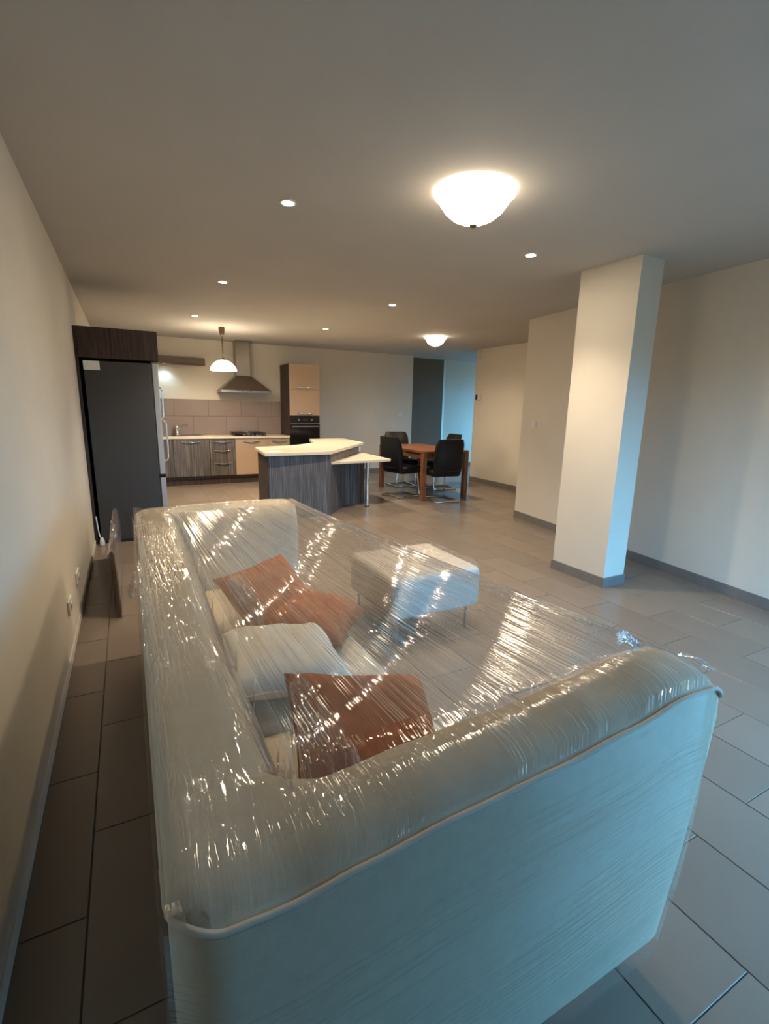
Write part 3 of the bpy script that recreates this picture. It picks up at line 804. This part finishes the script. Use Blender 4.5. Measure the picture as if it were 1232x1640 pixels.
# wall shelf with a cool lamp below it
shelf_m = grain('brown_shelf_wood', (.07, .05, .04), (.17, .125, .10), (2, 60, 60), .5, .3)
sh = thing('wall_shelf', 'thick grey wood wall shelf above the sink', 'shelf', (0, 0, 0))
mesh_obj('board', B(XL + .02, 1.33, YB - .27, YB - .002, 2.105, 2.225, bev=.003), shelf_m, sh)
ll = thing('shelf_spotlight', 'small cool white lamp glowing under the wall shelf by the fridge', 'spotlight', (.66, YB - .13, 2.104))
mesh_obj('ring', lathe(nb(), [(.026, -.004), (.03, -.012), (.036, -.012), (.038, 0), (.026, 0)], 24), steel_m, ll, 50)
mesh_obj('lens', lathe(nb(), [(0, -.006), (.026, -.004), (.026, 0), (0, 0)], 20), led_m, ll, 50)
l = bpy.data.lights.new('led_beam', 'SPOT'); l.energy = LED_W; l.color = (.55, .86, 1.0); l.spot_size = R(120); l.spot_blend = .8; l.shadow_soft_size = .02
lo = bpy.data.objects.new('led_beam', l); COL.objects.link(lo); lo.parent = ll; lo.location = (0, 0, -.02)

# ------------------------------------------------------------------ fridge in its housing
fy0, fy1 = 5.62, 6.22
fr = thing('fridge', 'tall dark grey fridge-freezer seen from its side against the left wall', 'fridge', (0, 0, 0))
mesh_obj('body', B(-.325, .262, fy0, fy1, .03, 1.825, bev=.006), fridge_m, fr)
mesh_obj('foot_plinth', B(-.31, .25, fy0 + .01, fy1 - .01, 0, .03), blackmat, fr)
for (z0, z1) in ((.70, 1.825), (.04, .665)):
    dd = mesh_obj('door', B(.272, .325, fy0, fy1, z0, z1, bev=.008), fdoor_m, fr)
    zz = (1.27, 1.60) if z0 > .5 else (.24, .58)
for (y, za, zb) in ((5.98, 1.26, 1.60), (5.68, .84, 1.25)):
    pts = smooth_path([(.322, y, zb), (.345, y, zb + .004), (.366, y, zb - .02), (.370, y, zb - .06), (.370, y, (za + zb) / 2), (.370, y, za + .06), (.366, y, za + .02), (.345, y, za - .004), (.322, y, za)], 4)
    mesh_obj('handle', tube(nb(), pts, .009, 8), chrome_m, fr, 60)
mesh_obj('door_gasket', B(.260, .274, fy0 + .004, fy1 - .004, .05, 1.82), blackmat, fr)
mesh_obj('hinge_cover', B(.262, .324, fy0 + .002, fy0 + .09, .664, .701, bev=.003), black_m, fr)
mesh_obj('hinge_cover', B(.265, .332, fy0 + .01, fy0 + .10, 1.826, 1.842, bev=.003), steel_m, fr)
hs = thing('fridge_cabinet', 'dark brown overhead cabinet housing the fridge', 'cabinet', (0, 0, 0))
mesh_obj('upper_box', B(-.355, .318, fy0 - .004, fy1 + .03, 1.850, 2.135, bev=.002), darkwood_m, hs)
mesh_obj('upper_door', B(.319, .337, fy0 - .004, fy1 + .03, 1.852, 2.133, bev=.002), darkwood_m, hs)
mesh_obj('back_panel', B(-.384, -.357, fy0 + .004, fy1 + .03, 0, 2.134), darkwood_m, hs)
mesh_obj('side_panel', B(-.384, .318, fy1 + .031, fy1 + .05, 0, 2.134), darkwood_m, hs)
tag(mesh_obj('paper_note', B(-.325, -.188, fy0 - .0025, fy0 - .0005, 1.737, 1.822), paper_m), 'small white paper note stuck high on the fridge side', 'note')

# ------------------------------------------------------------------ island
isl = thing('kitchen_island', 'grey streaked wood kitchen island with angled cream worktop', 'kitchen island', (0, 0, 0))
top = [(1.46, 5.91), (2.33, 5.94), (3.45, 7.33), (3.52, 8.36), (2.84, 8.28), (2.62, 7.42), (2.15, 7.0), (1.55, 6.82)]
mesh_obj('worktop', prism(nb(), top, .825, .865, .004), top_m, isl)
mesh_obj('front_panel', B(1.52, 2.345, 5.985, 6.005, .0, .824), wood_m, isl)
mesh_obj('side_panel', prism(nb(), [(1.50, 5.985), (1.519, 5.985), (1.60, 6.80), (1.58, 6.80)], 0, .824), darkwood_m, isl)
dx, dy = 2.345, 6.005
mesh_obj('angled_panel', prism(nb(), [(2.346, 6.0), (2.80, 6.56), (2.785, 6.575), (2.33, 6.015)], 0, .824), wood_m, isl)
mesh_obj('end_panel', prism(nb(), [(2.801, 6.56), (3.13, 6.60), (3.13, 6.62), (2.801, 6.58)], 0, .69), wood_m, isl)
mesh_obj('upper_panel', prism(nb(), [(2.801, 6.56), (3.36, 7.25), (3.345, 7.265), (2.786, 6.575)], .715, .824), wood_m, isl)
mesh_obj('core', prism(nb(), [(1.53, 6.01), (2.32, 6.02), (2.78, 6.59), (3.12, 6.625), (3.34, 7.3), (3.4, 8.28), (2.9, 8.2), (2.68, 7.5), (2.18, 7.06), (1.61, 6.78)], .02, .70), wood_m, isl)
mesh_obj('core_top', prism(nb(), [(1.53, 6.01), (2.32, 6.02), (3.33, 7.28), (3.4, 8.28), (2.9, 8.2), (2.68, 7.5), (2.18, 7.06), (1.61, 6.78)], .70, .823), wood_m, isl)
bar = thing('bar_shelf', 'low cream triangular bar top with chrome leg joined to the island', 'bar shelf', (0, 0, 0))
cor = (3.32, 6.14)
arcp = [(3.30 + .05 * math.cos(a), 6.19 + .05 * math.sin(a)) for a in [R(-90 + k * 22.5) for k in range(5)]]
mesh_obj('slab', prism(nb(), [(2.37, 6.03), (2.45, 6.10)] [:1] + arcp + [(3.36, 7.22)], .680, .712, .003), top_m, bar)
mesh_obj('leg', lathe(nb(), [(0, 0), (.034, 0), (.034, .008), (.030, .012), (.030, .665), (.034, .668), (.034, .68), (0, .68)], 24, (3.06, 6.35, 0)), chrome_m, bar, 40)
mesh_obj('leg_foot', lathe(nb(), [(.0345, 0), (.036, 0), (.036, .012), (.0345, .012)], 24, (3.06, 6.35, 0)), blackmat, bar, 40)
nrm = Vector((math.cos(R(-39)), math.sin(R(-39)), 0))
def socket(name, label, pos, n, w=.082, h=.082, holes=True, cat='socket', group=None):
    """plate facing direction n (horizontal unit vector)"""
    t = thing(name, label, cat, pos, math.atan2(n[1], n[0]) + math.pi / 2, group)
    mesh_obj('plate', B(-w / 2, w / 2, -.011, 0, -h / 2, h / 2, bev=.003), white_m, t)
    if holes:
        k = mesh_obj('insert', lathe(nb(), [(0, -.001), (.018, -.001), (.022, .004), (.022, .006), (0, .006)], 20), white_m, t, 40)
        k.matrix_local = Matrix.Translation((0, -.011, 0)) @ Matrix.Rotation(R(90), 4, 'X')
    else:
        mesh_obj('rocker', B(-w * .32, w * .32, -.015, -.010, -h * .32, h * .32, bev=.002), white_m, t)
    return t
socket('power_socket', 'white socket on the island end under the worktop', (3.31, 7.19, .77), nrm, .09, .085)
tag(mesh_obj('paper_note', prism(nb(), [(1.52, 6.02), (1.72, 6.03), (1.735, 6.22), (1.535, 6.21)], .8655, .867), paper_m), 'sheet of white paper lying on the island worktop', 'paper')

# ------------------------------------------------------------------ dining table and chairs
tb = thing('dining_table', 'red-brown solid wood dining table with square legs', 'table', (0, 0, 0))
X0, X1, Y0, Y1 = 4.04, 4.92, 6.40, 7.90
for k in range(6):
    a = X0 + (X1 - X0) * k / 6; b = X0 + (X1 - X0) * (k + 1) / 6
    mesh_obj('plank', B(a + .0006, b - .0006, Y0, Y1, .745, .78, bev=.002, seg=1), table_m, tb)
for x in (X0, X1 - .075):
    for y in (Y0, Y1 - .075): mesh_obj('leg', B(x, x + .075, y, y + .075, 0, .744, bev=.004), table_m, tb)
for (a, b, c, d) in ((X0 + .03, X0 + .055, Y0 + .086, Y1 - .086), (X1 - .055, X1 - .03, Y0 + .086, Y1 - .086), (X0 + .086, X1 - .086, Y0 + .03, Y0 + .055), (X0 + .086, X1 - .086, Y1 - .055, Y1 - .03)):
    mesh_obj('apron', B(a, b, c, d, .655, .744), table_m, tb)
def chair_proto(loc, rz, label):
    """faces +y in its own frame, origin below the seat centre"""
    t = thing('dining_chair', label, 'chair', loc, rz, 'black leather dining chairs round the table')
    bm = B(-.235, .235, -.21, .27, .40, .50, bev=.03, seg=3); mesh_obj('seat', bm, leather_m, t, 50)
    secs = []
    prof = [(-.215, .42), (-.235, .50), (-.25, .62), (-.262, .75), (-.285, .87), (-.325, .985)]
    for k, (y, z) in enumerate(smooth_path([(0, a, b) for a, b in prof], 4) and [(p.y, p.z) for p in smooth_path([(0, a, b) for a, b in prof], 4)]):
        u = (z - .42) / .565; w = .232 + .012 * math.sin(math.pi * u) - (.03 * max(0, u - .85) / .15)
        th = .038 + .022 * math.sin(math.pi * min(1, u * 1.1))
        sec = []
        for q in range(16):
            a = 2 * math.pi * q / 16; c, s = math.cos(a), math.sin(a)
            kk = (abs(c) ** 5 + abs(s) ** 5) ** (-1 / 5)
            xx = w * c * kk; yy = th * s * kk + .03 * (xx / w) ** 2
            sec.append((xx, y + yy, z))
        secs.append(sec)
    bk = mesh_obj('backrest', loft(nb(), secs), leather_m, t, 55)
    mesh_obj('seam', tube(nb(), [(-.2, -.285, .50), (0, -.302, .497), (.2, -.285, .50)], .004, 6), blackmat, bk)
    r = .013; z = .014
    loop = [(-.20, .21, z), (-.20, -.23, z), (.20, -.23, z), (.20, .21, z)]
    mesh_obj('floor_frame', tube(nb(), [(-.215, .23, z), (-.215, -.22, z), (-.205, -.24, z), (.205, -.24, z), (.215, -.22, z), (.215, .23, z), (.205, .245, z), (-.205, .245, z)], r, 8, closed=True), chrome_m, t, 60)
    for s in (-1, 1):
        mesh_obj('leg', tube(nb(), smooth_path([(s * .215, .16, z), (s * .215, .20, z + .012), (s * .20, .215, .06), (s * .185, .20, .25), (s * .175, .17, .405)], 4), r, 8), chrome_m, t, 60)
        mesh_obj('rear_strut', tube(nb(), [(s * .17, -.17, .40), (s * .17, .17, .395)], r * .8, 8), chrome_m, t, 60)
        mesh_obj('glide', lathe(nb(), [(0, 0), (.014, 0), (.014, .008), (0, .008)], 12, (s * .205, -.235, 0)), blackmat, t)
    return t
ch = chair_proto((4.37, 6.38, 0), R(-6), 'black leather chair at the near end of the dining table, back turned to the room')
copy_tree(ch, (3.98, 6.95, 0), R(-78), 'black leather chair on the bar side of the dining table')
copy_tree(ch, (4.53, 7.93, 0), R(176), 'black leather chair at the far end of the dining table')
copy_tree(ch, (5.02, 7.38, 0), R(84), 'black leather chair on the hallway side of the dining table, mostly hidden')

# ------------------------------------------------------------------ small things on the walls
socket('light_switch', 'white double light switch plate on the wall behind the column', (4.637, 4.72, 1.27), (-.99, .14), .10, .085, False, 'switch')
socket('light_switch', 'small white switch below the thermostat on the cream wall', (6.199, 7.88, 1.23), (-1, 0), .08, .08, False, 'switch')
socket('light_switch', 'white switch plate on the back wall left of the hall opening', (5.50, YB - .001, 1.27), (0, -1), .15, .085, False, 'switch')
th = thing('thermostat', 'small wall thermostat with grey screen at the hall corner', 'thermostat', (6.199, 7.86, 1.67), R(-90))
mesh_obj('housing', B(-.07, .07, -.028, 0, -.055, .055, bev=.005), white_m, th)
mesh_obj('screen', B(-.066, .0, -.0295, -.0275, -.045, .045), blackmat, th)
mb = thing('motion_sensor', 'small cream sensor box high in the hall corner', 'sensor', (6.199, 7.90, 2.475), R(-90))
mesh_obj('housing', B(-.05, .05, -.05, 0, -.07, .07, bev=.008), white_m, mb)
mesh_obj('lens', B(-.035, .035, -.056, -.049, -.05, .0, bev=.004), white_m, mb)
for (y, lab) in ((3.19, 'white socket plate low on the left wall, nearer one'), (3.73, 'white socket plate low on the left wall, farther one near the leaning panel')):
    socket('power_socket', lab, (XL + .001, y, .28), (1, 0), .15, .082, True, 'socket', 'sockets low on the left wall')

# ------------------------------------------------------------------ things in the gap behind the sofa
bd = thing('wrapped_panel', 'flat brown panel wrapped in film standing behind the sofa', 'panel', (0, 0, 0))
def slab(bm, o=0):
    a = [(-.155 - o, 3.56 - o), (-.137 + o, 3.56 - o), (-.135 + o, 5.05 + o), (-.160 - o, 5.05 + o)]
    vs = []
    for z, dxx in ((0.0 if not o else .004, 0), (.47 + o, -.012)):
        vs.append([bm.verts.new((x + dxx, y, z)) for x, y in a])
    bm.faces.new(vs[0][::-1]); bm.faces.new(vs[1])
    for i in range(4): bm.faces.new((vs[0][i], vs[0][(i + 1) % 4], vs[1][(i + 1) % 4], vs[1][i]))
    return bm
mesh_obj('board', slab(nb()), board_m, bd)
Pq = []
for i in range(40):
    y = 3.545 + 1.52 * i / 39; row = []
    for j in range(15):
        v = j / 14; w = .008 * mnoise.noise(Vector((i * .35, v * 9, 3)))
        ang = math.pi * 2 * v
        if v < .45: x, z = -.128 + w, .47 * v / .45
        elif v < .55: x, z = -.128 - .046 * (v - .45) / .1, .485 + w
        else: x, z = -.174 + w, .47 * (1 - v) / .45
        row.append((x - .012 * z / .47, y, max(z, .003)))
    Pq.append(row)
grid_obj('film_sleeve', Pq, film_loose_m, bd, lambda i, j: (i / 39 * 2, j / 14))
Pc = []
for i in range(22):
    u = i / 21; row = []
    for j in range(22):
        v = j / 21
        n1 = mnoise.noise(Vector((u * 4, v * 4, 11))); n2 = mnoise.noise(Vector((u * 9, v * 9, 21)))
        e = math.sin(math.pi * u) * math.sin(math.pi * v)
        row.append((-.085 + .11 * u + .02 * n2, 3.92 + .30 * v + .03 * n1, max(.004, .10 * e ** .6 * (1 + .6 * n1) + .03 * n2)))
    Pc.append(row)
tag(grid_obj('crumpled_film', Pc, film_heap_m, None, lambda i, j: (i / 21, j / 21)), 'crumpled heap of clear film on the floor behind the sofa', 'plastic film')
cb = thing('power_cable', 'white cable hanging beside the fridge foot', 'cable', (0, 0, 0))
mesh_obj('cord', tube(nb(), smooth_path([(-.352, 5.60, .30), (-.346, 5.58, .20), (-.338, 5.57, .12), (-.325, 5.56, .07)], 5), .006, 8), white_m, cb, 60)
mesh_obj('plug', lathe(nb(), [(0, 0), (.02, .003), (.024, .03), (.02, .06), (.009, .085), (0, .088)], 16, (-.318, 5.56, .0)), white_m, cb, 50)
